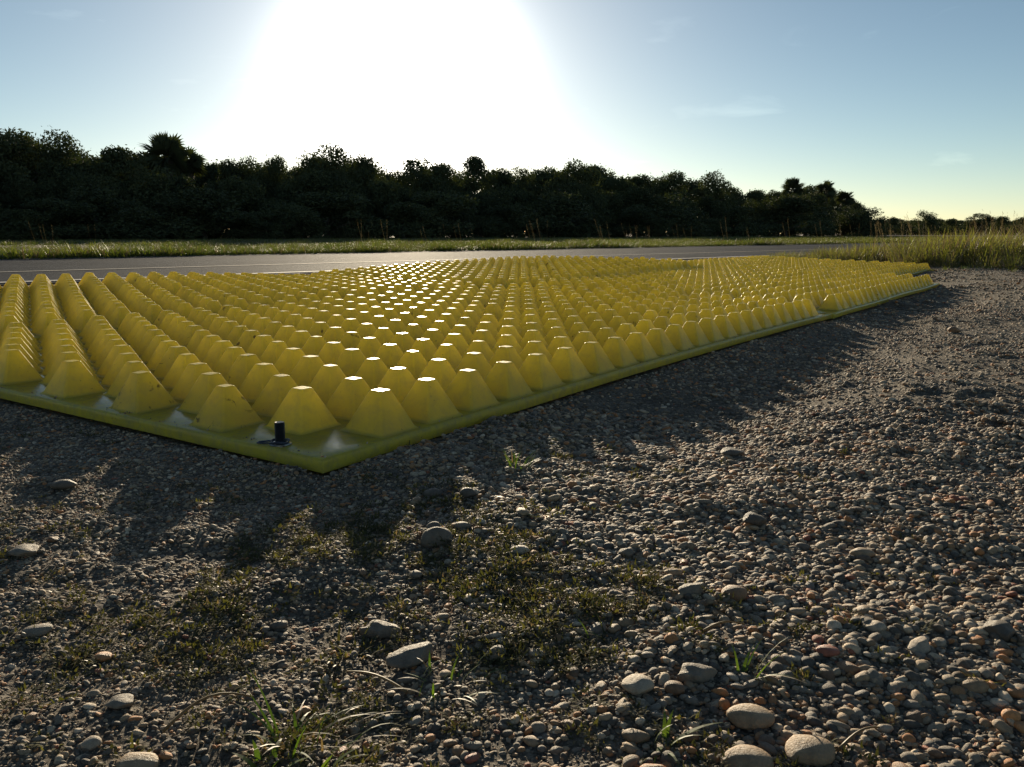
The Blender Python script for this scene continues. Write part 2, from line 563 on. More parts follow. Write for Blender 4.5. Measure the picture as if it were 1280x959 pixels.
gx = axis_coords(-1.2, 2.7, 0.011, -2500, 2500)
gy = axis_coords(0.25, 3.2, 0.011, -60, 4000)
GX, GY = np.meshgrid(gx, gy)
GZ = ground_h(GX, GY)
nx_, ny_ = len(gx), len(gy)
gm = bpy.data.meshes.new('ground')
gm.vertices.add(nx_ * ny_)
gm.vertices.foreach_set('co', np.stack([GX, GY, GZ], -1).reshape(-1).astype(np.float32))
ii = np.arange(nx_ * ny_).reshape(ny_, nx_)
quads = np.stack([ii[:-1, :-1], ii[:-1, 1:], ii[1:, 1:], ii[1:, :-1]], -1).reshape(-1)
nq = len(quads) // 4
gm.loops.add(nq * 4)
gm.loops.foreach_set('vertex_index', quads.astype(np.int32))
gm.polygons.add(nq)
gm.polygons.foreach_set('loop_start', np.arange(nq, dtype=np.int32) * 4)
gm.polygons.foreach_set('use_smooth', np.ones(nq, bool))
gm.materials.append(M_SOIL)
gm.update(calc_edges=True)
ground = link('ground', gm)
tag(ground, 'grey-brown gravel and soil stretching from the lens to the treeline', 'ground', kind='structure')

def strip(name, n0, n1, s0, s1, z, mat, seg=80, jag=0.0, crown=0.0, nseg=1):
    vs, fs = [], []
    for k in range(seg + 1):
        s = s0 + (s1 - s0) * (k / seg) ** 1.0
        for j in range(nseg + 1):
            f = j / nseg
            n = n0 + (n1 - n0) * f
            if j == 0:
                n += jag * float(fbm(np.array(s), np.array(3.3), 0.5, 3, 3)) * 2
            elif j == nseg:
                n += jag * float(fbm(np.array(s), np.array(9.3), 0.5, 3, 4)) * 2
            vs.append((RD.x * s + RN.x * n, RD.y * s + RN.y * n, z + crown * math.sin(math.pi * f)))
    w = nseg + 1
    for k in range(seg):
        for j in range(nseg):
            fs.append((k * w + j, (k + 1) * w + j, (k + 1) * w + j + 1, k * w + j + 1))
    me = mesh_from(name, vs, fs, mat, True)
    me.flip_normals()
    if me.polygons[0].normal.z < 0:
        me.flip_normals()
    return link(name, me)

road = strip('road', ROAD_NEAR, ROAD_FAR, -60, 140, 0.003, M_ASPHALT, 700, 0.06)
tag(road, 'worn grey asphalt road running behind the yellow mats', 'road', kind='structure')
for nm, n0, n1, m in (('far_edge_line', 9.40, 9.50, M_LINE), ('near_edge_line', 4.96, 5.05, M_LINE), ('lane_line', 6.33, 6.39, M_SEAM)):
    o = strip('road_marking', n0, n1, -60, 140, 0.007, m, 200, 0.008)
    o.parent = road

# ------------------------------------------------------------------ scatter by geometry nodes (only for stuff)
def proto_collection(name, meshes):
    col = bpy.data.collections.new(name)
    for k, me in enumerate(meshes):
        o = bpy.data.objects.new('%s_%02d' % (name, k), me)
        col.objects.link(o)
    return col

def scatter(name, P, ROT, S, pid, col, label, cat):
    me = bpy.data.meshes.new(name)
    n = len(P)
    me.vertices.add(n)
    me.vertices.foreach_set('co', np.asarray(P, np.float32).reshape(-1))
    for an, arr in (('rot', ROT), ('scl', S)):
        a = me.attributes.new(an, 'FLOAT_VECTOR', 'POINT')
        a.data.foreach_set('vector', np.asarray(arr, np.float32).reshape(-1))
    a = me.attributes.new('pid', 'INT', 'POINT')
    a.data.foreach_set('value', np.asarray(pid, np.int32))
    me.update()
    o = link(name, me)
    ng = bpy.data.node_groups.new(name, 'GeometryNodeTree')
    ng.interface.new_socket('Geometry', in_out='INPUT', socket_type='NodeSocketGeometry')
    ng.interface.new_socket('Geometry', in_out='OUTPUT', socket_type='NodeSocketGeometry')
    N, L = ng.nodes, ng.links
    gi, go = N.new('NodeGroupInput'), N.new('NodeGroupOutput')
    ci = N.new('GeometryNodeCollectionInfo')
    ci.inputs['Collection'].default_value = col
    ci.inputs['Separate Children'].default_value = True
    ci.inputs['Reset Children'].default_value = True
    ip = N.new('GeometryNodeInstanceOnPoints')
    ip.inputs['Pick Instance'].default_value = True
    def attr(nm, typ):
        x = N.new('GeometryNodeInputNamedAttribute')
        x.data_type = typ
        x.inputs['Name'].default_value = nm
        return x.outputs['Attribute']
    er = N.new('FunctionNodeEulerToRotation')
    L.new(attr('rot', 'FLOAT_VECTOR'), er.inputs[0])
    L.new(gi.outputs[0], ip.inputs['Points'])
    L.new(ci.outputs[0], ip.inputs['Instance'])
    L.new(attr('pid', 'INT'), ip.inputs['Instance Index'])
    L.new(er.outputs[0], ip.inputs['Rotation'])
    L.new(attr('scl', 'FLOAT_VECTOR'), ip.inputs['Scale'])
    L.new(ip.outputs[0], go.inputs[0])
    md = o.modifiers.new('scatter', 'NODES')
    md.node_group = ng
    tag(o, label, cat, kind='stuff')
    return o

# ------------------------------------------------------------------ the yellow mats
def pyramid_mesh(name, w, top, h, seed):
    rr = random.Random(seed)
    slope = math.atan2(w / 2 - top / 2, h)
    cz, sz = math.sin(slope), math.cos(slope)
    # half width, height, corner rounding, how far the normal has turned from the side to straight up
    rings = [(w / 2 + 0.0045, -0.0008, 0.0060, 1.0), (w / 2 - 0.0010, 0.0030, 0.0050, 0.0), (top / 2 + 0.0010, h - 0.0014, 0.0030, 0.0), (top / 2 - 0.0010, h, 0.0020, 1.0)]
    vs, fs, ns = [], [], []
    lean = (rr.uniform(-0.0008, 0.0008), rr.uniform(-0.0008, 0.0008))
    for hw, z, c, up in rings:
        f = z / h
        for q in range(4):
            a0 = math.pi / 2 * q
            for t in (0.0, 0.5, 1.0):
                a = a0 + t * math.pi / 2
                cxp, cyp = (hw - c) * (1 if q in (0, 3) else -1), (hw - c) * (1 if q in (0, 1) else -1)
                vs.append((cxp + c * math.cos(a) + lean[0] * f, cyp + c * math.sin(a) + lean[1] * f, z))
                nv_ = Vector((math.cos(a) * sz, math.sin(a) * sz, cz)).lerp(Vector((0, 0, 1)), up)
                ns.append(nv_.normalized())
    for r_ in range(len(rings) - 1):
        for j in range(12):
            j2 = (j + 1) % 12
            fs.append((r_ * 12 + j, r_ * 12 + j2, (r_ + 1) * 12 + j2, (r_ + 1) * 12 + j))
    k = (len(rings) - 1) * 12
    fs.append(tuple(k + j for j in range(12)))
    me = mesh_from(name, vs, fs, M_YELLOW, True)
    me.normals_split_custom_set_from_vertices([tuple(n) for n in ns])
    return me

PYRS = [pyramid_mesh('pyramid', PYR_W * (1 + 0.012 * math.sin(k * 2.1)), PYR_TOP * (1 + 0.06 * math.cos(k * 1.7)), PYR_H * (1 + 0.012 * math.sin(k * 3.3)), k) for k in range(6)]

def slab_mesh(pi, origin):
    cs = np.concatenate([[-0.5], np.arange(-0.25, 13.3, 0.5), [13.5]])
    vs_ = np.concatenate([[-0.55], np.arange(-0.05, 23.2, 0.5), [23.55]])
    nc, nv = len(cs), len(vs_)
    inset = 0.0028 / PITCH_P
    V, Fc = [], []
    def put(c, v, dz):
        x, y = panel_xy(pi, c, v)
        z = float(panel_z(pi, np.array(c), np.array(v))) + dz
        V.append((x - origin.x, y - origin.y, z - origin.z))
        return len(V) - 1
    def ring_pos(c, v, e):
        return (c + (e if c <= -0.5 else -e if c >= 13.5 else 0), v + (e if v <= -0.55 else -e if v >= 23.55 else 0))
    top = [[put(*ring_pos(c, v, inset), SLAB_T) for v in vs_] for c in cs]
    bot = [[put(c, v, 0.0005) for v in vs_] for c in cs]
    for i in range(nc - 1):
        for j in range(nv - 1):
            Fc.append((top[i][j], top[i][j + 1], top[i + 1][j + 1], top[i + 1][j]))
            Fc.append((bot[i][j], bot[i + 1][j], bot[i + 1][j + 1], bot[i][j + 1]))
    per = [(i, 0) for i in range(nc)] + [(nc - 1, j) for j in range(1, nv)] + [(i, nv - 1) for i in range(nc - 2, -1, -1)] + [(0, j) for j in range(nv - 2, 0, -1)]
    m1 = [put(*ring_pos(cs[i], vs_[j], inset * 0.3), SLAB_T - 0.0008) for i, j in per]
    mid = [put(*ring_pos(cs[i], vs_[j], -inset * 0.15), SLAB_T - 0.0035) for i, j in per]
    n = len(per)
    for k in range(n):
        k2 = (k + 1) % n
        t1, t2 = top[per[k][0]][per[k][1]], top[per[k2][0]][per[k2][1]]
        b1, b2 = bot[per[k][0]][per[k][1]], bot[per[k2][0]][per[k2][1]]
        Fc.append((t1, t2, m1[k2], m1[k]))
        Fc.append((m1[k], m1[k2], mid[k2], mid[k]))
        Fc.append((mid[k], mid[k2], b2, b1))
    me = mesh_from('base_slab', V, Fc, M_SLAB)
    bm = bmesh.new()
    bm.from_mesh(me)
    bmesh.ops.recalc_face_normals(bm, faces=bm.faces)
    bm.to_mesh(me)
    bm.free()
    me.polygons.foreach_set('use_smooth', [True] * len(me.polygons))
    try:
        me.set_sharp_from_angle(angle=R(50))
    except Exception:
        pass
    return me

MAT_LABELS = [
    'yellow mat of moulded points nearest the lens, black stud in its corner',
    'yellow pointed mat beyond the joint, its long side facing the open gravel',
    'yellow pointed mat along the road at the far left, tilted up at its road side',
    'yellow pointed mat beside the road, its far end curled up and shining',
    'farthest yellow pointed mat, set back in front of the tall grass',
]
for pi in range(len(PANELS)):
    x, y = panel_xy(pi, -0.5, -0.55)
    org = Vector((x, y, float(panel_z(pi, np.array(-0.5), np.array(-0.55)))))
    root = bpy.data.objects.new('deterrent_mat', None)
    C.objects.link(root)
    root.location = org
    root.empty_display_size = 0.1
    tag(root, MAT_LABELS[pi], 'mat', 'yellow mats laid end to end beside the road')
    link('base_slab', slab_mesh(pi, org), root)
    spots = []
    for c in range(NC):
        rows = [float(v) for v in range(24)] if c % 2 == 0 else [v + 0.5 for v in range(23)]
        for v in rows:
            if (c == 0 and v in (0.0, 23.0)) or (c == 6 and v == 12.0) or (c == 13 and v in (0.5, 22.5)):
                continue
            x, y = panel_xy(pi, c, v)
            spots.append((math.hypot(x, y), c, v, x, y))
    spots.sort()
    mats4 = []
    for k, (d, c, v, x, y) in enumerate(spots):
        e = 0.4
        ca, va = np.array(float(c)), np.array(float(v))
        z = float(panel_z(pi, ca, va)) + SLAB_T
        dzc = float(panel_z(pi, ca + e, va) - panel_z(pi, ca - e, va)) / (2 * e * PITCH_P)
        dzv = float(panel_z(pi, ca, va + e) - panel_z(pi, ca, va - e)) / (2 * e * PITCH_P)
        tr_ = PANELS[pi][2]
        xr = Vector((AX_R.x, AX_R.y, dzv)).normalized()
        yl = Vector((AX_L.x, AX_L.y, dzc))
        zn = xr.cross(yl).normalized()
        yl = zn.cross(xr)
        rot = Matrix((xr, yl, zn)).transposed().to_4x4() @ Matrix.Rotation(tr_ + random.uniform(-0.015, 0.015), 4, 'Z') @ Matrix.Rotation(random.gauss(0, 0.010), 4, 'X') @ Matrix.Rotation(random.gauss(0, 0.010), 4, 'Y') @ Matrix.Diagonal((1, 1, random.gauss(1, 0.012), 1))
        M = Matrix.Translation(Vector((x, y, z)) - org) @ rot
        if k < 300:
            o = link('pyramid', PYRS[(int(c) * 7 + int(v * 2) * 3 + pi) % 6], root)
            o.matrix_local = M
        else:
            mats4.append(M)
    if mats4:
        src = PYRS[0]
        co = np.array([v.co for v in src.vertices])
        VV, FF = [], []
        for M in mats4:
            b0 = len(VV)
            VV += [M @ Vector(q) for q in co]
            FF += [tuple(b0 + i for i in p.vertices) for p in src.polygons]
        o = link('pyramids', mesh_from('pyramids', VV, FF, M_YELLOW), root)
        o['kind'] = 'stuff'

# ------------------------------------------------------------------ anchor bolt in the near corner
bx, by = panel_xy(0, 0.47, -0.36)
bz = float(panel_z(0, np.array(0.47), np.array(-0.36))) + SLAB_T
bolt = bpy.data.objects.new('anchor_bolt', None)
C.objects.link(bolt)
bolt.location = (bx, by, bz)
bolt.empty_display_size = 0.02
tag(bolt, 'black threaded stud with washer standing in the corner of the near mat', 'bolt')
vs, fs = [], []
path, rad = [], []
for k in range(44):                                       # fine thread
    path.append((0, 0, -0.002 + 0.0285 * k / 43))
    rad.append(0.0056 + (0.0004 if k % 2 else 0.0) - (0.0008 if k == 43 else 0))
tube(vs, fs, path, rad, 16)
link('stud', mesh_from('stud', vs, fs, M_STEEL, False), bolt)
vs, fs = [], []
tube(vs, fs, [(0, 0, 0.0002), (0, 0, 0.0006), (0, 0, 0.0016), (0, 0, 0.0019)], [0.0125, 0.0130, 0.0130, 0.0122], 28)
link('washer', mesh_from('washer', vs, fs, M_WASHER, False), bolt)
vs, fs = [], []
for r0, z0, turn, stretch in ((0.0092, 0.0030, 0.2, 1.0), (0.0098, 0.0042, 1.1, 1.05)):
    pts = []
    for k in range(26):
        a = turn + 2 * math.pi * k / 24
        pts.append((math.cos(a) * r0 * stretch, math.sin(a) * r0, z0 + 0.0008 * math.sin(3 * a)))
    tube(vs, fs, pts, [0.0009] * len(pts), 6)
tail = [(-0.009, 0.001, 0.003), (-0.014, 0.003, 0.0036), (-0.020, 0.0045, 0.0026), (-0.0255, 0.0035, 0.0022), (-0.0265, -0.0005, 0.002),
        (-0.022, -0.003, 0.0022), (-0.015, -0.004, 0.0026), (-0.008, -0.006, 0.0028)]
tube(vs, fs, tail, [0.0011] * len(tail), 6)
link('wire_loop', mesh_from('wire_loop', vs, fs, M_WIRE, True), bolt)

# ------------------------------------------------------------------ stones
def pebble_mesh(name, seed, flat=0.6, elong=1.25, rough=0.13, sub=3, angular=0.0, mat=None):
    rr = np.random.default_rng(seed)
    bm = bmesh.new()
    bmesh.ops.create_icosphere(bm, subdivisions=sub, radius=1.0)
    co = np.array([v.co for v in bm.verts])
    n = np.zeros(len(co))
    for k in range(7):
        d = rr.normal(size=3)
        d /= np.linalg.norm(d)
        fr, ph = rr.uniform(0.8, 3.2), rr.uniform(0, 6.3)
        n += np.sin(co @ d * fr * 1.7 + ph) / (1 + 0.5 * k)
    co *= (1 + rough * n / 2.2)[:, None]
    for k in range(int(3 + angular * 8)):                  # worn-flat sides
        d = rr.normal(size=3)
        d /= np.linalg.norm(d)
        lim = rr.uniform(0.72, 0.95) - 0.12 * angular
        h = co @ d
        co -= d[None, :] * (np.maximum(h - lim, 0) * (0.75 + 0.2 * angular))[:, None]
    co *= np.array([elong, 1.0, flat])[None, :]
    for v, c in zip(bm.verts, co):
        v.co = c
    me = bpy.data.meshes.new(name)
    bm.to_mesh(me)
    bm.free()
    me.materials.append(mat or M_STONE)
    me.polygons.foreach_set('use_smooth', [True] * len(me.polygons))
    return me

def place_stone(name, me, px, py, wpx, hpx, turn, label, cat, mat, group=None, tilt=(0, 0)):
    """a stone whose lowest visible edge is seen at px, py; wpx by hpx in the photograph"""
    p = at(px, py)
    z = float(ground_h(np.array(p.x), np.array(p.y)))
    p = at(px, py, z)
    dist = math.hypot(p.y, CAM_H)
    w = 0.87 * wpx / F_PX * dist
    h = 0.82 * hpx / F_PX * dist
    m2 = me.copy()
    m2.materials.clear()
    m2.materials.append(mat)
    co = np.array([v.co for v in m2.vertices])
    rz = Matrix.Rotation(turn, 3, 'Z') @ Matrix.Rotation(tilt[0], 3, 'X') @ Matrix.Rotation(tilt[1], 3, 'Y')
    co = co @ np.array(rz).T
    ex = co[:, 0].max() - co[:, 0].min()
    ez = co[:, 2].max() - co[:, 2].min()
    ey = co[:, 1].max() - co[:, 1].min()
    down = math.atan2(CAM_H, p.y)
    hz = max((h - 0.5 * w * math.sin(down)) / math.cos(down), 0.32 * w)
    sx = w / ex
    co *= np.array([sx, sx, hz * 1.24 / ez])
    unit = 1.0 / max(0.5 * w, 1e-4)
    m2.vertices.foreach_set('co', (co * unit).reshape(-1).astype(np.float32))
    m2.update()
    o = link(name, m2)
    o.scale = (1 / unit,) * 3
    o.location = (p.x, p.y + 0.5 * ey * sx * 0.8, z - co[:, 2].min() - hz * 0.24)
    tag(o, label, cat, group)
    return o

ROUND = [pebble_mesh('pebble', 100 + k, 0.50 + 0.05 * (k % 5), 1.05 + 0.13 * (k % 4), 0.13, 3, 0.15 * (k % 3)) for k in range(12)]
ANG = [pebble_mesh('rock', 300 + k, 0.6, 1.3, 0.34, 4, 0.55) for k in range(5)]

STONES = [
    (545, 686, 46, 36, ROUND[3], M_GREY, 0.4, 'rounded grey stone standing alone, casting a shadow towards the lens'),
    (512, 834, 62, 27, ANG[3], M_GREY, 0.5, 'slanted flat grey stone half buried among weeds, below the standing round stone'),
    (472, 800, 58, 11, ANG[2], M_GREY, 0.1, 'dirt-crusted flat stone beside the slanted grey stone'),
    (943, 914, 64, 36, ROUND[6], M_TAN, 0.1, 'smooth tan-brown oval cobble, upper of the big cobbles at the bottom'),
    (1018, 958, 66, 36, ROUND[2], M_TAN, 0.2, 'smooth tan oval cobble cut by the bottom edge, rightmost of the big cobbles'),
    (940, 972, 70, 34, ROUND[9], M_TAN, 2.9, 'flat tan cobble at the bottom edge, below the tan-brown oval one'),
    (872, 856, 60, 30, ANG[2], M_GREY, 0.3, 'blue-grey split stone with flat face, above left of the tan-brown cobble'),
    (868, 744, 40, 18, ANG[3], M_GREY, 0.2, 'small flat slate-grey stone above the split blue-grey stone'),
    (800, 870, 46, 28, ROUND[4], M_PALE, 0.6, 'pale lumpy pebble left of the split blue-grey stone'),
    (846, 870, 28, 20, ROUND[0], M_BROWN, 0.0, 'round brown pebble touching the split blue-grey stone'),
    (620, 828, 28, 24, ROUND[7], M_GREY, 0.8, 'light grey pebble among weeds right of the slanted grey stone'),
    (672, 824, 26, 15, ROUND[5], M_PALE, 0.3, 'whitish oval pebble right of the light grey pebble in the weeds'),
    (650, 694, 30, 14, ROUND[1], M_PALE, 0.1, 'pale flat oval pebble right of the standing round stone'),
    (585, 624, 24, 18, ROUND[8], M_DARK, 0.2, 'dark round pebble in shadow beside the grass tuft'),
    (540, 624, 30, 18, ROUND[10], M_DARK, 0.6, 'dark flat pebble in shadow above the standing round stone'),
    (796, 930, 38, 22, ROUND[11], M_TAN, 2.7, 'tan slanting pebble near the bottom edge, left of the oval cobbles'),
    (946, 660, 34, 24, ANG[4], M_DARK, 0.2, 'dark angular stone on the open gravel, right of the weeds'),
    (919, 752, 38, 24, ROUND[2], M_BROWN, 0.0, 'brown rounded pebble below the dark angular stone'),
    (1099, 792, 28, 18, ROUND[4], M_PALE, 0.5, 'white egg-shaped pebble on the open gravel'),
    (1082, 699, 34, 13, ROUND[1], M_TAN, 0.0, 'long thin tan pebble lying flat on the open gravel'),
    (1262, 802, 40, 26, ANG[2], M_DARK, 1.2, 'dark angular stone at the right edge of the gravel'),
    (1154, 818, 36, 22, ANG[3], M_PALE, 0.7, 'whitish angular stone below the white egg-shaped pebble'),
    (1038, 822, 32, 18, ROUND[6], M_RED, 0.1, 'reddish pebble on the gravel above the big tan cobbles'),
    (40, 798, 36, 20, ROUND[9], M_GREY, 0.4, 'grey rounded stone at the left edge of the gravel'),
    (24, 698, 40, 11, ANG[4], M_GREY, 0.2, 'grey flat stone at the left edge beside the mat shadow'),
    (146, 888, 36, 14, ANG[4], M_GREY, 0.3, 'grey flat stone lying in the dirt at lower left'),
    (164, 972, 56, 20, ROUND[5], M_TAN, 0.1, 'tan cobble cut by the bottom edge at lower left'),
    (126, 828, 24, 14, ROUND[0], M_ORANGE, 0.2, 'bright orange pebble at lower left'),
    (347, 788, 24, 15, ROUND[7], M_GREY, 0.5, 'light grey pebble left of the dirt-crusted flat stone'),
    (441, 752, 20, 22, ROUND[3], M_DARK, 0.1, 'dark upright pebble above the dirt-crusted flat stone'),
    (1195, 417, 16, 11, ROUND[8], M_BROWN, 0.1, 'rounded brown stone far out on the open gravel'),
    (918, 572, 34, 13, ANG[4], M_GREY, 0.2, 'grey clod-like stone beside the long side of the near mat'),
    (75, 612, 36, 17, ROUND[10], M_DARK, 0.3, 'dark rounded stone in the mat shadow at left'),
    (1150, 906, 34, 20, ROUND[3], M_BROWN, 0.9, 'brown pebble right of the big tan cobbles'),
    (1225, 868, 42, 18, ROUND[1], M_TAN, 0.2, 'long pinkish-tan pebble near the right edge'),
]
taken = []
for px, py, w, h, me, m, turn, lab in STONES:
    nm = 'cobble' if w >= 60 else 'stone' if (w >= 30 or me in ANG) else 'pebble'
    o = place_stone(nm, me, px, py, w, h, turn, lab, 'stone' if nm != 'pebble' else 'pebble', m)
    taken.append((o.location.x, o.location.y, 0.6 * w / F_PX * o.location.y))
taken = np.array(taken)

# the larger pebbles strewn between them, each one an object
kinds = [('grey', M_GREY, 0.34), ('tan', M_TAN, 0.24), ('brown', M_BROWN, 0.14), ('pale', M_PALE, 0.12), ('dark', M_DARK, 0.08), ('orange', M_ORANGE, 0.06), ('red', M_RED, 0.02)]
SMALL = {k: [] for k, _, _ in kinds}
for k, m, _ in kinds:
    for j in (0, 2, 4, 7, 9, 11):
        me = ROUND[j].copy()
        me.materials.clear()
        me.materials.append(m)
        SMALL[k].append(me)
rr = random.Random(11)
cnt = 0
while cnt < 262:
    px, py = rr.uniform(-10, 1290), 560 + 420 * rr.random() ** 0.55
    if rr.random() > (0.16 if px < 420 else 0.4 if px < 780 else 1.0):
        continue
    p = at(px, py)
    if bool(mat_mask(np.array(p.x), np.array(p.y), 0.35)):
        continue
    wpx = rr.choice([12, 13, 14, 14, 15, 16, 17, 18, 20, 24]) * (0.72 + 0.42 * (py - 560) / 400) * (0.8 if px < 420 else 1.0)
    dist = math.hypot(p.y, CAM_H)
    r = 0.5 * wpx / F_PX * dist / 1.15
    if np.any(np.hypot(taken[:, 0] - p.x, taken[:, 1] - p.y) < taken[:, 2] + r * 1.1):
        continue
    t, k = rr.random(), 0
    while t > kinds[k][2] and k < len(kinds) - 1:
        t -= kinds[k][2]
        k += 1
    key = kinds[k][0]
    o = link('pebble', rr.choice(SMALL[key]))
    z = float(ground_h(np.array(p.x), np.array(p.y)))
    o.location = (p.x, p.y, z + r * 0.22)
    o.scale = (r * rr.uniform(0.9, 1.25), r * rr.uniform(0.85, 1.05), r * rr.uniform(0.8, 1.2))
    o.rotation_euler = (rr.uniform(-0.3, 0.3), rr.uniform(-0.3, 0.3), rr.uniform(0, 6.28))
    zone = ('in the grit along the left side' if px < 330 else 'among the weeds below the mat corner' if px < 860 and py < 850 else 'along the bottom edge left of the big cobbles' if px < 900
            else 'on the open gravel in the upper right' if py < 700 else 'near the bottom right corner' if px > 1080 and py > 820 else 'on the open gravel right of the weeds')
    tag(o, 'small rounded %s pebble %s' % ({'pale': 'whitish', 'red': 'reddish'}.get(key, key), zone), 'pebble', key + ' pebbles ' + zone)
    taken = np.vstack([taken, [p.x, p.y, r]])
    cnt += 1

# the gravel itself
GPEB = [pebble_mesh('grain', 500 + k, 0.55 + 0.06 * (k % 5), 1.0 + 0.16 * (k % 5), 0.16, 2, 0.35 * (k % 3)) for k in range(12)]
gcol = proto_collection('grain', GPEB)

def gravel(name, n, xr, yr, rmin, rmax, label, density=None, power=2.2):
    x = RNG.uniform(xr[0], xr[1], n)
    y = RNG.uniform(yr[0], yr[1], n)
    keep = ~mat_mask(x, y, 0.02) & (np.abs(x) < y * 0.75 + 0.45) & (road_n(x, y) < ROAD_NEAR + 0.05)
    if density is not None:
        keep &= RNG.random(n) < density(x, y)
    x, y = x[keep], y[keep]
    r = (rmin + (rmax - rmin) * RNG.random(len(x)) ** power) * (0.62 + 0.38 * sstep(-0.12, 0.16, x + 0.35 * (y - 0.5)))
    z = ground_h(x, y) + r * RNG.uniform(-0.35, 0.35, len(x))
    rot = np.stack([RNG.normal(0, 0.3, len(x)), RNG.normal(0, 0.3, len(x)), RNG.uniform(0, 6.283, len(x))], -1)
    s = r[:, None] * RNG.uniform(0.8, 1.25, (len(x), 3))
    return scatter(name, np.stack([x, y, z], -1), rot, s, RNG.integers(0, 12, len(x)), gcol, label, 'gravel')

def patchy(lo, hi, sc=0.25, seed=50):
    return lambda x, y: lo + (hi - lo) * sstep(-0.12, 0.12, fbm(x, y, sc, 3, seed))

gravel('gravel', 125000, (-0.95, 0.95), (0.26, 1.25), 0.0011, 0.0042, 'pea gravel and grit covering the ground close to the lens', patchy(0.55, 1.0), 1.8)
gravel('grit', 150000, (-0.75, 0.75), (0.28, 1.0), 0.0006, 0.0019, 'fine angular grit filling the gaps between the nearest pebbles', patchy(0.6, 1.0, 0.15, 57), 1.5)
gravel('gravel', 150000, (-0.6, 2.5), (1.2, 2.9), 0.0010, 0.0044, 'grey gravel spread beside the long side of the mats', patchy(0.30, 1.0, 0.45, 52), 2.6)
gravel('gravel', 80000, (0.2, 4.8), (2.8, 6.4), 0.0016, 0.0065, 'gravel thinning out towards the tall grass and the road', patchy(0.4, 1.0, 0.5))

# a little grit kicked onto the flat margin of the near mat
sc_c = np.concatenate([RNG.uniform(-0.45, 12, 130), RNG.uniform(-0.47, -0.36, 90)])
sc_v = np.concatenate([RNG.uniform(-0.50, -0.36, 130), RNG.uniform(-0.5, 20, 90)])
sx_, sy_ = panel_xy(0, sc_c, sc_v)
rg = 0.0004 + 0.0012 * RNG.random(len(sx_)) ** 3
scatter('grit', np.stack([sx_, sy_, panel_z(0, sc_c, sc_v) + SLAB_T + rg * 0.3], -1), RNG.uniform(0, 6.28, (len(sx_), 3)), rg[:, None] * np.ones(3), RNG.integers(0, 12, len(sx_)), gcol,
        'specks of grit lying on the flat margin of the near mat', 'grit')

# ------------------------------------------------------------------ weeds, tufts
def blade(V, base, direction, length, width, bend, seg=3, side=None):
    """a bent tapering strip of quads appended to V"""
    d = Vector(direction).normalized()
    up = Vector((0, 0, 1))
    sd = side or d.cross(up)
    if sd.length < 1e-3:
        sd = Vector((1, 0, 0))
    sd = sd.normalized()
    hor = Vector((d.x, d.y, 0))
    if hor.length < 1e-3:
        hor = Vector((random.uniform(-1, 1), random.uniform(-1, 1), 0))
    hor.normalize()
    pts = []
    p = Vector(base)
    cur = d.copy()
    for k in range(seg + 1):
        f = k / seg
        w = width * (1 - f) ** 0.7 + width * 0.06
        pts.append((p - sd * w / 2, p + sd * w / 2))
        cur = (cur + (hor * 0.5 - up * 0.9) * (bend / seg)).normalized()
        p = p + cur * (length / seg)
    for k in range(seg):
        a, b = pts[k], pts[k + 1]
        V.append([a[0], a[1], b[1], b[0]])

def blades_mesh(name, n, spread, hgt, width, bend, mats, seed, lean=(0, 0), seg=3, splay=0.5, dry=0.0):
    random.seed(seed)
    V, idx = [], []
    for k in range(n):
        a = random.uniform(0, 6.283)
        r = spread * math.sqrt(random.random())
        base = (r * math.cos(a), r * math.sin(a), -0.01 * hgt)
        a2 = a + random.uniform(-0.7, 0.7)
        sp = splay * random.random()
        d = (math.cos(a2) * sp + lean[0], math.sin(a2) * sp + lean[1], 1)
        m0 = len(V)
        blade(V, base, d, hgt * random.uniform(0.55, 1.1), width * random.uniform(0.7, 1.2), bend * random.uniform(0.3, 1.3), seg)
        idx += [1 if random.random() < dry else 0] * (len(V) - m0)
    return quads_mesh(name, np.array([[list(q) for q in f] for f in V]), 4, mats, mats_idx=np.array(idx))

WEEDS = [blades_mesh('weed', 40, 0.012, 0.0055, 0.0017, 1.2, [M_WEED, M_DRY], 40 + k, (0, 0), 2, 2.0, 0.10) for k in range(6)]
wcol = proto_collection('weed', WEEDS)
wx = RNG.uniform(-0.75, 0.75, 42000)
wy = RNG.uniform(0.25, 1.15, 42000)
cen = at(560, 760)
fld = np.exp(-(((wx - cen.x + 0.02) / 0.20) ** 2 + ((wy - cen.y) / 0.21) ** 2)) * 1.0 + 0.06 * np.exp(-((wx + 0.25) / 0.4) ** 2)
pr = fld * sstep(-0.02, 0.13, fbm(wx, wy, 0.10, 3, 70)) + 0.25 * fld * sstep(-0.05, 0.1, fbm(wx, wy, 0.03, 2, 75))
keep = (RNG.random(len(wx)) < pr * 0.50) & ~mat_mask(wx, wy, 0.1)
wx, wy = wx[keep], wy[keep]
wr = np.stack([RNG.normal(0, 0.25, len(wx)), RNG.normal(0, 0.25, len(wx)), RNG.uniform(0, 6.28, len(wx))], -1)
ws = RNG.uniform(0.45, 1.05, len(wx))[:, None] * np.ones(3)
scatter('moss', np.stack([wx, wy, ground_h(wx, wy) + 0.001], -1), wr, ws, RNG.integers(0, 6, len(wx)), wcol, 'low dark green moss and weeds matting the gravel below the mat corner', 'moss')

def tuft(name, px, py, n, spread, hgt, width, bend, mats, seed, lean, splay, dry, label, cat='grass tuft'):
    p = at(px, py)
    z = float(ground_h(np.array(p.x), np.array(p.y)))
    o = link(name, blades_mesh(name, n, spread, hgt, width, bend, mats, seed, lean, 5, splay, dry))
    o.location = (p.x, p.y, z)
    return tag(o, label, cat)

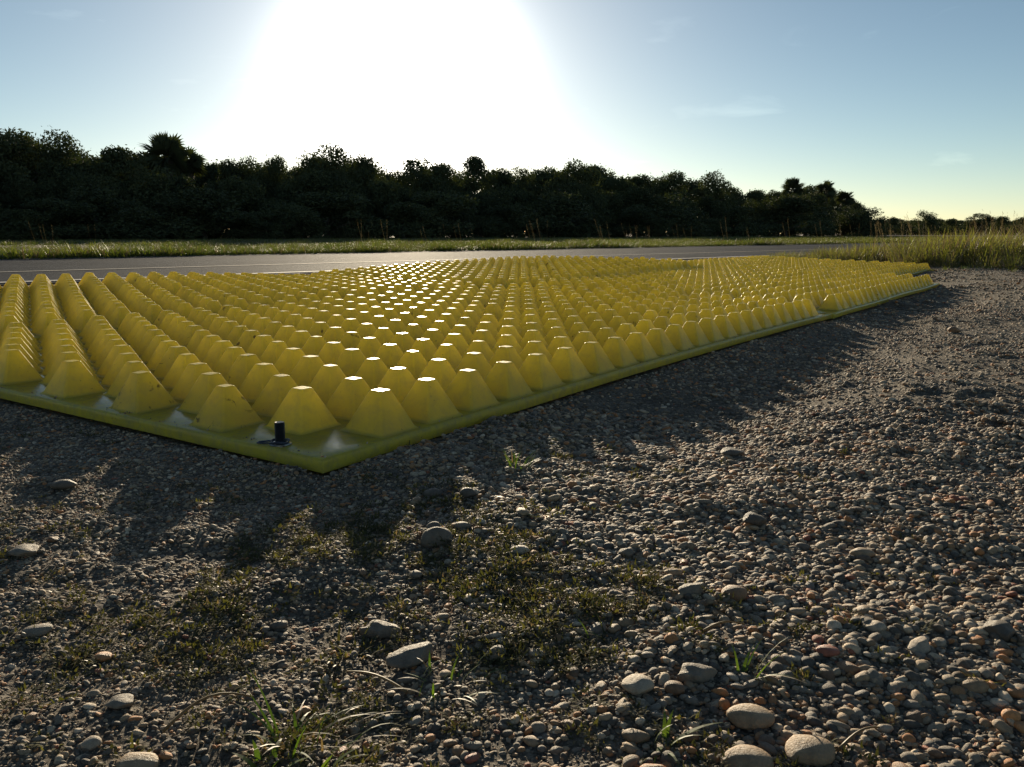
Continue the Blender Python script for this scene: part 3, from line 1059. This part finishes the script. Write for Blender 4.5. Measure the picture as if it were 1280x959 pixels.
tuft('grass_tuft', 648, 590, 26, 0.012, 0.024, 0.0018, 0.6, [M_BLADE, M_DRY], 5, (0.1, 0), 0.9, 0.25, 'small bright green grass tuft in the shadow near the long side of the mat')
tuft('grass_tuft', 630, 583, 10, 0.008, 0.018, 0.0014, 0.6, [M_BLADE, M_DRY], 15, (-0.3, 0), 0.9, 0.2, 'thin green sprig just left of the small bright tuft')
tuft('grass_tuft', 365, 925, 16, 0.014, 0.038, 0.0020, 1.3, [M_BLADE, M_DRY], 25, (0.05, 0), 1.3, 0.45, 'straggling half-dry grass clump near the bottom edge, left of centre')
tuft('grass_tuft', 405, 930, 30, 0.026, 0.032, 0.0013, 1.6, [M_DRY, M_BLADE], 35, (0.5, 0.1), 1.6, 0.25, 'flattened dry grass lying right of the straggling clump')
tuft('grass_tuft', 935, 842, 7, 0.006, 0.040, 0.0019, 1.0, [M_BLADE, M_DRY], 45, (0.2, 0), 0.9, 0.1, 'green sprig growing above the tan-brown oval cobble')
tuft('grass_tuft', 832, 925, 8, 0.008, 0.026, 0.0026, 1.2, [M_BLADE, M_DRY], 55, (0.1, 0), 1.2, 0.0, 'green sprig by the bottom edge left of the big cobbles')
tuft('grass_tuft', 330, 958, 8, 0.010, 0.018, 0.0040, 1.2, [M_BLADE, M_DRY], 65, (0.1, 0), 1.4, 0.0, 'broad-leaved green seedling at the bottom edge below the dry clump')
tuft('grass_tuft', 405, 952, 4, 0.006, 0.022, 0.0040, 0.7, [M_BLADE, M_DRY], 66, (0.3, 0), 0.6, 0.0, 'single green leaf shoot at the bottom edge below the flattened dry grass')
tuft('grass_tuft', 440, 800, 18, 0.020, 0.022, 0.0015, 1.2, [M_WEED, M_DRY], 75, (0.1, 0), 1.5, 0.3, 'low weedy tuft by the dirt-crusted flat stone')
tuft('grass_tuft', 760, 800, 14, 0.016, 0.020, 0.0015, 1.2, [M_WEED, M_BLADE], 85, (0.1, 0), 1.5, 0.2, 'low weedy tuft right of the whitish oval pebble')
tuft('grass_tuft', 560, 850, 20, 0.022, 0.024, 0.0016, 1.2, [M_BLADE, M_DRY], 95, (0.1, 0), 1.5, 0.3, 'low green weed patch right of the slanted grey stone')

# a few stray straws
for k, (px, py, ln, a, label) in enumerate([(262, 892, 0.050, 0.75, 'yellow-brown grass straw arching over the dirt at lower left'), (905, 790, 0.030, 0.3, 'thin straw lying left of the open gravel'),
                                            (1075, 920, 0.034, 0.6, 'thin tan straw lying above the bottom edge right of the cobbles'), (470, 845, 0.045, 2.6, 'dark thin stem lying below the slanted grey stone')]):
    p = at(px, py)
    z = float(ground_h(np.array(p.x), np.array(p.y))) + 0.003
    vs, fs = [], []
    pts = [(ln * (t - 0.5) * math.cos(a), ln * (t - 0.5) * math.sin(a), 0.010 * math.sin(math.pi * t) * (1 if k == 0 else 0.4)) for t in np.linspace(0, 1, 9)]
    tube(vs, fs, pts, [0.0009 * (1.1 - 0.6 * t) for t in np.linspace(0, 1, 9)], 5)
    o = link('straw', mesh_from('straw', vs, fs, M_DRY, True))
    o.location = (p.x, p.y, z)
    tag(o, label, 'straw')

# ------------------------------------------------------------------ verge grass and the tall grass by the road
VERGE = [blades_mesh('verge_blades', 34, 0.10, 0.11, 0.007, 0.8, [M_GRASS, M_STALK], 140 + k, (0.06, 0), 3, 0.9, 0.16) for k in range(5)]
vcol = proto_collection('verge_blades', VERGE)
def road_xy(s, n):
    return RD.x * s + RN.x * n, RD.y * s + RN.y * n
m_ = 34000
n_ = ROAD_FAR + 0.02 + 30 * RNG.random(m_) ** 2.0
s_ = RNG.uniform(-10, 75, m_)
x_, y_ = road_xy(s_, n_)
keep = (np.abs(x_) < y_ * 0.72 + 2)
x_, y_, n_ = x_[keep], y_[keep], n_[keep]
sc_ = (0.55 + 0.5 * sstep(-0.15, 0.2, fbm(x_, y_, 1.6, 3, 90)) + 0.35 * (n_ < ROAD_FAR + 0.7)) * RNG.uniform(0.7, 1.25, len(x_))
S_ = np.stack([sc_ * 1.3, sc_ * 1.3, sc_], -1)
rt = np.stack([np.zeros(len(x_)), np.zeros(len(x_)), RNG.uniform(0, 6.28, len(x_))], -1)
scatter('grass', np.stack([x_, y_, ground_h(x_, y_) - 0.005], -1), rt, S_, RNG.integers(0, 5, len(x_)), vcol, 'low mown verge grass along the far side of the road', 'grass')

TALL = [blades_mesh('tall_blades', 46, 0.10, 0.27, 0.007, 0.9, [M_TALL, M_STALK], 160 + k, (0.05, 0), 4, 0.55, 0.42) for k in range(5)]
tcol = proto_collection('tall_blades', TALL)
def seed_stalks(name, n, seed, h):
    random.seed(seed)
    V = []
    for k in range(n):
        base = Vector((random.uniform(-0.12, 0.12), random.uniform(-0.12, 0.12), 0))
        hh = h * random.uniform(0.6, 1.05)
        ln = random.uniform(-0.38, 0.02)
        d = Vector((ln, random.uniform(-0.1, 0.1), 1)).normalized()
        blade(V, base, d, hh, 0.0026, 0.12, 4, Vector((1, 0.2, 0)))
        for q in range(9):                                 # loose seed head
            f = random.uniform(0.62, 1.0)
            pb = base + d * (hh * f) + Vector((ln * 0.05, 0, 0))
            dd = Vector((d.x + random.uniform(-0.35, 0.35), random.uniform(-0.3, 0.3), 1))
            blade(V, pb, dd, 0.030, 0.0028, 0.2, 1, Vector((1, 0.3, 0)))
    return quads_mesh(name, np.array([[list(q) for q in f] for f in V]), 4, M_STALK)
STK = [seed_stalks('stalk', 5, 180 + k, 0.52) for k in range(5)]
STK1 = [seed_stalks('thin_stalk', 2, 190 + k, 0.52) for k in range(5)]
scol1 = proto_collection('thin_stalk', STK1)
scol = proto_collection('stalk', STK)

def tall_region(n, y0, y1, x0, x1, seed):
    g = np.random.default_rng(seed)
    x = g.uniform(x0, x1, n)
    y = g.uniform(y0, y1, n)
    edge = 6.25 + 0.5 * fbm(x, y, 0.9, 3, 95) - 0.35 * (x - 3.2) * (x < 6) + 3.0 * sstep(3.6, 2.2, x)
    nn = road_n(x, y)
    keep = (y > edge) & (nn < ROAD_NEAR - 0.35 + 0.3 * fbm(x, y, 0.7, 2, 97)) & (x < y * 0.72 + 1.5) & (x > 1.9) & ~mat_mask(x, y, 1.0)
    return x[keep], y[keep], (y - edge)[keep], nn[keep]
x_, y_, e_, nn_ = tall_region(30000, 4.5, 30, 1.5, 22, 3)
pk = RNG.random(len(x_)) < np.clip(1.3 - y_ / 30, 0.2, 1)
x_, y_, e_, nn_ = x_[pk], y_[pk], e_[pk], nn_[pk]
hs = (0.42 + 0.62 * sstep(0, 0.7, e_) * sstep(ROAD_NEAR - 0.4, ROAD_NEAR - 2.2, nn_) + 0.35 * fbm(x_, y_, 1.1, 3, 99)) * RNG.uniform(0.75, 1.2, len(x_))
rt = np.stack([np.zeros(len(x_)), np.zeros(len(x_)), RNG.uniform(0, 6.28, len(x_))], -1)
scatter('grass', np.stack([x_, y_, ground_h(x_, y_) - 0.005], -1), rt, np.stack([hs * 0.9 + .15, hs * 0.9 + .15, hs], -1), RNG.integers(0, 5, len(x_)), tcol, 'tall yellow-green grass standing beyond the far end of the mats', 'grass')

x_, y_, e_, nn_ = tall_region(5200, 7, 34, 3, 26, 8)
pk = (RNG.random(len(x_)) < 0.8) & (nn_ < ROAD_NEAR - 1.2)
x_, y_ = x_[pk], y_[pk]
hs = np.clip(y_ / 11, 0.8, 2.0) * RNG.uniform(0.7, 1.15, len(x_))
rt = np.stack([np.zeros(len(x_)), np.zeros(len(x_)), RNG.uniform(-0.35, 0.35, len(x_))], -1)
scatter('grass_stalks', np.stack([x_, y_, ground_h(x_, y_)], -1), rt, np.stack([hs, hs, hs], -1), RNG.integers(0, 5, len(x_)), scol, 'dry brown seed stalks leaning above the tall grass', 'grass')
m_ = 60
n_ = RNG.uniform(ROAD_FAR + 1.0, 26, m_)
s_ = RNG.uniform(-4, 40, m_)
x_, y_ = road_xy(s_, n_)
hs = np.clip(y_ / 17, 0.7, 1.6) * RNG.uniform(0.5, 1.1, m_)
rt = np.stack([np.zeros(m_), np.zeros(m_), RNG.uniform(-0.4, 0.4, m_)], -1)
scatter('grass_stalks', np.stack([x_, y_, ground_h(x_, y_)], -1), rt, np.stack([hs, hs, hs], -1), RNG.integers(0, 5, m_), scol1, 'thin seed stalks standing above the verge in front of the dark trees', 'grass')

# low dry cover between the mats' far end and the tall grass
m_ = 9000
x_ = RNG.uniform(1.2, 8, m_)
y_ = RNG.uniform(4.6, 12, m_)
edge = 6.25 - 0.35 * (x_ - 3.2) * (x_ < 6) + 3.0 * sstep(3.6, 2.2, x_)
keep = ~mat_mask(x_, y_, 0.8) & (road_n(x_, y_) < ROAD_NEAR - 0.1) & (RNG.random(m_) < 0.85 * sstep(-0.05, 0.15, fbm(x_, y_, 0.6, 3, 101)) * sstep(1.5, 0.2, edge - y_))
x_, y_ = x_[keep], y_[keep]
hs = RNG.uniform(0.15, 0.45, len(x_))
rt = np.stack([np.zeros(len(x_)), np.zeros(len(x_)), RNG.uniform(0, 6.28, len(x_))], -1)
scatter('ground_cover', np.stack([x_, y_, ground_h(x_, y_) - 0.003], -1), rt, np.stack([hs * .8, hs * .8, hs], -1), RNG.integers(0, 5, len(x_)), vcol, 'short trampled grass on the dirt in front of the tall grass', 'grass')

# ------------------------------------------------------------------ trees
def crown_mesh(name, seed, rx, rz, z0, nblob, nleaf, leaf, mat, squat=False):
    g = np.random.default_rng(seed)
    cs, rs = [], []
    for k in range(nblob):
        a, rad, h = g.uniform(0, 6.283), math.sqrt(g.random()), g.random()
        prof = math.sin(math.pi * (0.16 + 0.80 * h)) ** 0.7
        if squat:
            prof = math.cos(0.5 * math.pi * h) ** 0.5
        cs.append((math.cos(a) * rad * rx * prof * 0.86, math.sin(a) * rad * rx * prof * 0.86, z0 + h * rz))
        rs.append(rx * g.uniform(0.16, 0.34))
    cs, rs = np.array(cs), np.array(rs)
    b = g.choice(nblob, nleaf, p=rs ** 2 / (rs ** 2).sum())
    d = g.normal(size=(nleaf, 3))
    d /= np.linalg.norm(d, axis=1)[:, None]
    rad = rs[b] * (0.35 + 0.75 * g.random(nleaf) ** 0.55)
    tw = g.random(nleaf) < 0.05                             # twigs poking out
    rad = np.where(tw, rs[b] * g.uniform(1.0, 1.5, nleaf), rad)
    P = cs[b] + d * rad[:, None] * np.array([1, 1, 0.8])
    P[:, 2] = np.maximum(P[:, 2], 0.03)
    u = g.normal(size=(nleaf, 3))
    u /= np.linalg.norm(u, axis=1)[:, None]
    w = np.cross(u, g.normal(size=(nleaf, 3)))
    w /= np.linalg.norm(w, axis=1)[:, None]
    L = (leaf * g.uniform(0.6, 1.4, nleaf))[:, None]
    V = np.stack([P - u * L, P - w * L * 0.42 + u * L * 0.1, P + u * L, P + w * L * 0.42 + u * L * 0.1], 1)
    return quads_mesh(name, V, 4, mat)

def trunk_mesh(name, seed, h, r0, spread, nl=5):
    g = random.Random(seed)
    vs, fs = [], []
    top = Vector((g.uniform(-0.06, 0.06) * h, g.uniform(-0.06, 0.06) * h, h * 0.62))
    path = [Vector((0, 0, -0.1)).lerp(top, t) + Vector((math.sin(t * 5 + seed) * 0.03 * h, 0, 0)) * t for t in np.linspace(0, 1, 6)]
    tube(vs, fs, path, [r0 * (1.25 - 0.75 * t) for t in np.linspace(0, 1, 6)], 7)
    for k in range(nl):
        b = path[2 + k % 3]
        a = 6.283 * k / nl + g.uniform(-0.4, 0.4)
        e = b + Vector((math.cos(a) * spread * g.uniform(0.5, 0.9), math.sin(a) * spread * g.uniform(0.5, 0.9), h * g.uniform(0.18, 0.42)))
        m = b.lerp(e, 0.5) + Vector((0, 0, 0.06 * h))
        tube(vs, fs, [b, m, e], [r0 * 0.5, r0 * 0.33, r0 * 0.1], 5)
    return mesh_from(name, vs, fs, M_BARK, True)

def palm_crown(name, seed, h, r, nfan=34):
    g = np.random.default_rng(seed)
    V = []
    for k in range(nfan):
        az = 6.283 * k * 0.618 + g.uniform(-0.2, 0.2)
        el = math.asin(g.uniform(-0.72, 1.0))
        d = np.array([math.cos(az) * math.cos(el), math.sin(az) * math.cos(el), math.sin(el)])
        stem = r * g.uniform(0.25, 0.55)
        p0 = np.array([0, 0, h])
        p1 = p0 + d * stem
        sd = np.cross(d, [0, 0, 1.0])
        sd /= max(np.linalg.norm(sd), 1e-3)
        V.append([p0 - sd * 0.02, p0 + sd * 0.02, p1 + sd * 0.012, p1 - sd * 0.012])
        nr = np.cross(sd, d)
        ro = g.uniform(-1.3, 1.3)
        sd, nr = sd * math.cos(ro) + nr * math.sin(ro), nr * math.cos(ro) - sd * math.sin(ro)
        for j in range(15):
            a = (j - 7) / 7 * 1.75
            ll = r * 0.62 * (0.65 + 0.35 * math.cos(a)) * g.uniform(0.85, 1.1)
            dd = d * math.cos(a) + sd * math.sin(a)
            dd = dd + nr * 0.15 * abs(math.sin(a))
            tip = p1 + dd * ll + np.array([0, 0, -0.18 * ll])
            wd = np.cross(dd, nr)
            wd = wd / max(np.linalg.norm(wd), 1e-3) * 0.045 * r
            midp = p1 + dd * ll * 0.5
            V.append([p1, midp + wd, tip, midp - wd])
    return quads_mesh(name, np.array(V), 4, M_PALM)

def palm_trunk(name, h):
    vs, fs = [], []
    n = 14
    path = [(0.04 * h * math.sin(t * 1.5), 0, -0.1 + t * h) for t in np.linspace(0, 1, n)]
    tube(vs, fs, path, [0.15 + (0.02 if k % 2 else 0) for k in range(n)], 8)
    return mesh_from(name, vs, fs, M_BARK, True)

# unit trees about 1 m tall; scaled where they stand
OAKC = [crown_mesh('crown', 600 + k, 0.46, 0.70, 0.22, 30, 9500, 0.0175, M_LEAF) for k in range(6)]
OAKT = [trunk_mesh('trunk', 620 + k, 0.85, 0.035, 0.34) for k in range(6)]
BUSHC = [crown_mesh('crown', 640 + k, 0.62, 0.86, 0.04, 30, 8000, 0.022, M_LEAF, True) for k in range(5)]
BUSHT = [trunk_mesh('trunk', 660 + k, 0.7, 0.025, 0.40) for k in range(5)]
PALMC = [palm_crown('crown', 680 + k, 0.0, 1.0, 52) for k in range(3)]

def tree(kind, px, ytop, n_off, label, group, k, wide=1.0, Y=None):
    """a tree whose top shows at pixel px, ytop; n_off metres across from the road's axis"""
    g = random.Random(k * 13 + int(px))
    cx = (px - 640) / F_PX
    if Y is None:
        Y = n_off / (RN.y + RN.x * cx / math.cos(PITCH) * 1.0)
    H = height_at(px, ytop, Y)
    X = x_at(px, ytop, Y)
    z0 = float(ground_h(np.array(X), np.array(Y)))
    nm = {'oak': 'oak_tree', 'bush': 'bush', 'palm': 'palm_tree'}[kind]
    root = bpy.data.objects.new(nm, None)
    C.objects.link(root)
    root.location = (X, Y, z0 - 0.05)
    root.empty_display_size = 0.5
    cat = {'oak': 'tree', 'bush': 'bush', 'palm': 'palm tree'}[kind]
    tag(root, label, cat, group)
    h = H - z0 + 0.05
    if kind == 'palm':
        r = min(1.25, 0.34 * h) * wide
        t = link('trunk', palm_trunk('trunk', h - 0.75 * r), root)
        c = link('crown', PALMC[k % 3], root)
        c.location = (0, 0, h - 0.85 * r)
        c.scale = (r, r, r)
        c.rotation_euler = (0, 0, g.uniform(0, 6.28))
    else:
        cm, tm = (OAKC, OAKT) if kind == 'oak' else (BUSHC, BUSHT)
        kk = k % len(cm)
        for nm2, me in (('trunk', tm[kk]), ('crown', cm[kk])):
            o = link(nm2, me, root)
            ext = 0.97
            o.scale = (h * wide / ext, h * wide / ext, h / ext)
            o.rotation_euler = (0, 0, 0)
        root.rotation_euler = (0, 0, g.uniform(0, 6.28))
    return root

G_LINE = 'dark trees of the treeline across the road'
FRONT = [
    ('oak', 8, 166, 40, 1.05, 'leafy tree at the left edge of the picture, tallest of its clump'),
    ('oak', 72, 171, 40, 0.95, 'leafy tree with a knobbly top next to the one at the left edge'),
    ('palm', 205, 168, 41, 1.0, 'shaggy palm rising above the treeline at left'),
    ('palm', 232, 184, 41, 0.75, 'shorter palm crown against the right side of the shaggy palm'),
    ('oak', 150, 188, 40, 1.0, 'rounded tree just left of the shaggy palm'),
    ('oak', 297, 196, 41, 0.9, 'low rounded tree right of the shaggy palm'),
    ('oak', 345, 198, 41, 0.55, 'thin sparse treetop with sky showing through, left of the sun'),
    ('oak', 414, 187, 40, 1.05, 'broad domed tree straight below the left side of the sun glare'),
    ('oak', 455, 196, 40, 0.6, 'narrow feathery tree touching the broad domed one'),
    ('oak', 518, 196, 41, 1.0, 'domed tree straight below the sun'),
    ('oak', 594, 199, 41, 0.7, 'round-headed tree right of the sun'),
    ('oak', 722, 202, 40, 1.0, 'flat-topped tree highest in the middle of the treeline'),
    ('oak', 842, 217, 40, 0.9, 'round-topped tree well right of the flat-topped tree'),
    ('oak', 892, 219, 40, 0.95, 'round tree on the right half of the treeline'),
    ('palm', 992, 223, 40, 1.0, 'palm near the right end of the treeline'),
    ('palm', 1032, 226, 40, 1.0, 'palm with hanging fronds second from the right end of the treeline'),
    ('palm', 1057, 238, 39, 0.9, 'last palm at the right end of the treeline'),
]
for k, (kind, px, yt, n, w, lab) in enumerate(FRONT):
    tree(kind, px, yt, n, lab, G_LINE, k, w)
# the closed mass they stand in: silhouette heights read every few degrees
SIL = [(-120, 178), (-60, 172), (0, 178), (40, 176), (100, 192), (130, 196), (170, 184), (265, 206), (320, 202), (365, 212), (390, 196), (440, 198), (480, 212), (550, 206), (570, 215),
       (620, 212), (650, 212), (680, 209), (705, 210), (745, 208), (770, 219), (800, 219), (825, 224), (865, 224), (915, 230), (945, 238), (970, 236), (1010, 232), (1045, 240), (1068, 252)]
SIL_LABELS = ['dark backlit tree beyond the left edge of the treeline'] * 2 + [
    'dark tree behind the tall tree at the left edge', 'dark tree between the left-edge tree and the knobbly-topped one', 'dark tree in the dip right of the knobbly-topped tree',
    'low dark tree left of the rounded tree by the shaggy palm', 'dark tree close behind the left side of the shaggy palm', 'dark tree in the dip between the shorter palm and the low rounded tree',
    'dark tree right of the low rounded tree', 'dark tree in the dip left of the broad domed tree', 'dark tree behind the left shoulder of the broad domed tree',
    'dark tree behind the narrow feathery tree', 'dark tree in the dip left of the domed tree below the sun', 'dark tree against the right side of the domed tree below the sun',
    'dark tree in the dip left of the round-headed tree', 'dark tree touching the right side of the round-headed tree', 'second dark tree right of the round-headed tree',
    'third dark tree right of the round-headed tree', 'dark tree left of the flat-topped tree', 'dark tree against the right side of the flat-topped tree',
    'dark tree in the dip right of the flat-topped tree', 'second dark tree right of the flat-topped tree', 'dark tree just left of the round-topped tree beyond the flat-topped one',
    'dark tree between the round-topped tree and the round one on the right half', 'dark tree just right of the round tree on the right half', 'dark tree in the lowest dip of the right half of the treeline',
    'dark tree just left of the palm near the right end', 'dark tree between the first two palms of the right end', 'dark tree behind the last two palms of the right end', 'dark tree behind the last palm of the treeline']
for k, (px, yt) in enumerate(SIL):
    tree('oak', px, yt + 2, 43 + (k * 7 % 5), SIL_LABELS[k], G_LINE, k + 3, 1.0)
lab2 = 'dark shrub filling the foot of the treeline across the road'
for k in range(58):
    px = -140 + k * 21.3
    yb = np.interp(px, [s[0] for s in SIL], [s[1] for s in SIL])
    tree('bush', px + random.Random(k).uniform(-8, 8), 292 - (292 - yb) * random.Random(k + 99).uniform(0.50, 0.82), 37.5 + (k * 5 % 4) * 0.5, lab2, 'shrubs at the foot of the treeline', k, 1.0)
for k in range(26):
    px = -130 + k * 48 + 11 * (k % 2)
    tree('bush', px, 262 - 14 * (k * 7 % 3) + 0.012 * px, 35.0 + (k % 3) * 0.4, lab2, 'shrubs at the foot of the treeline', k + 1, 2.0)
for k in range(30):
    px = -120 + k * 41
    yb = np.interp(px, [s[0] for s in SIL], [s[1] for s in SIL])
    tree('oak' if k % 2 else 'bush', px, 292 - (292 - yb) * 0.95, 49, 'dark backlit tree merged into the treeline across the road', G_LINE, k + 2, 1.15)
for k, (px, yt, lab) in enumerate([(1080, 262, 'bush ending the treeline beside the last palm'), (1098, 274, 'low bush just right of the end of the treeline')]):
    tree('bush', px, yt, 39, lab, None, k + 1, 0.9)
# far line on the right beyond the tall grass
for k, (kind, px, yt, w, lab) in enumerate([
        ('bush', 1118, 272, 1.2, 'far low bush left of the round far bush'), ('bush', 1157, 264, 1.1, 'round far bush beyond the tall grass at right'), ('bush', 1190, 273, 1.2, 'far low bush right of the round far bush'),
        ('oak', 1228, 266, 1.6, 'small far tree with open top beyond the tall grass'), ('bush', 1252, 271, 1.2, 'far bush right of the small open-topped tree'), ('bush', 1285, 270, 1.2, 'far bush at the right edge of the picture')]):
    tree(kind, px, yt, 0, lab, 'far bushes beyond the tall grass', k, w, Y=120)
for k in range(24):
    tree('bush', 1070 + k * 10.5, 274 + (k * 3 % 5), 0, 'low far scrub along the horizon behind the tall grass', 'far scrub on the horizon', k, 2.0, Y=128 + 6 * (k % 3))
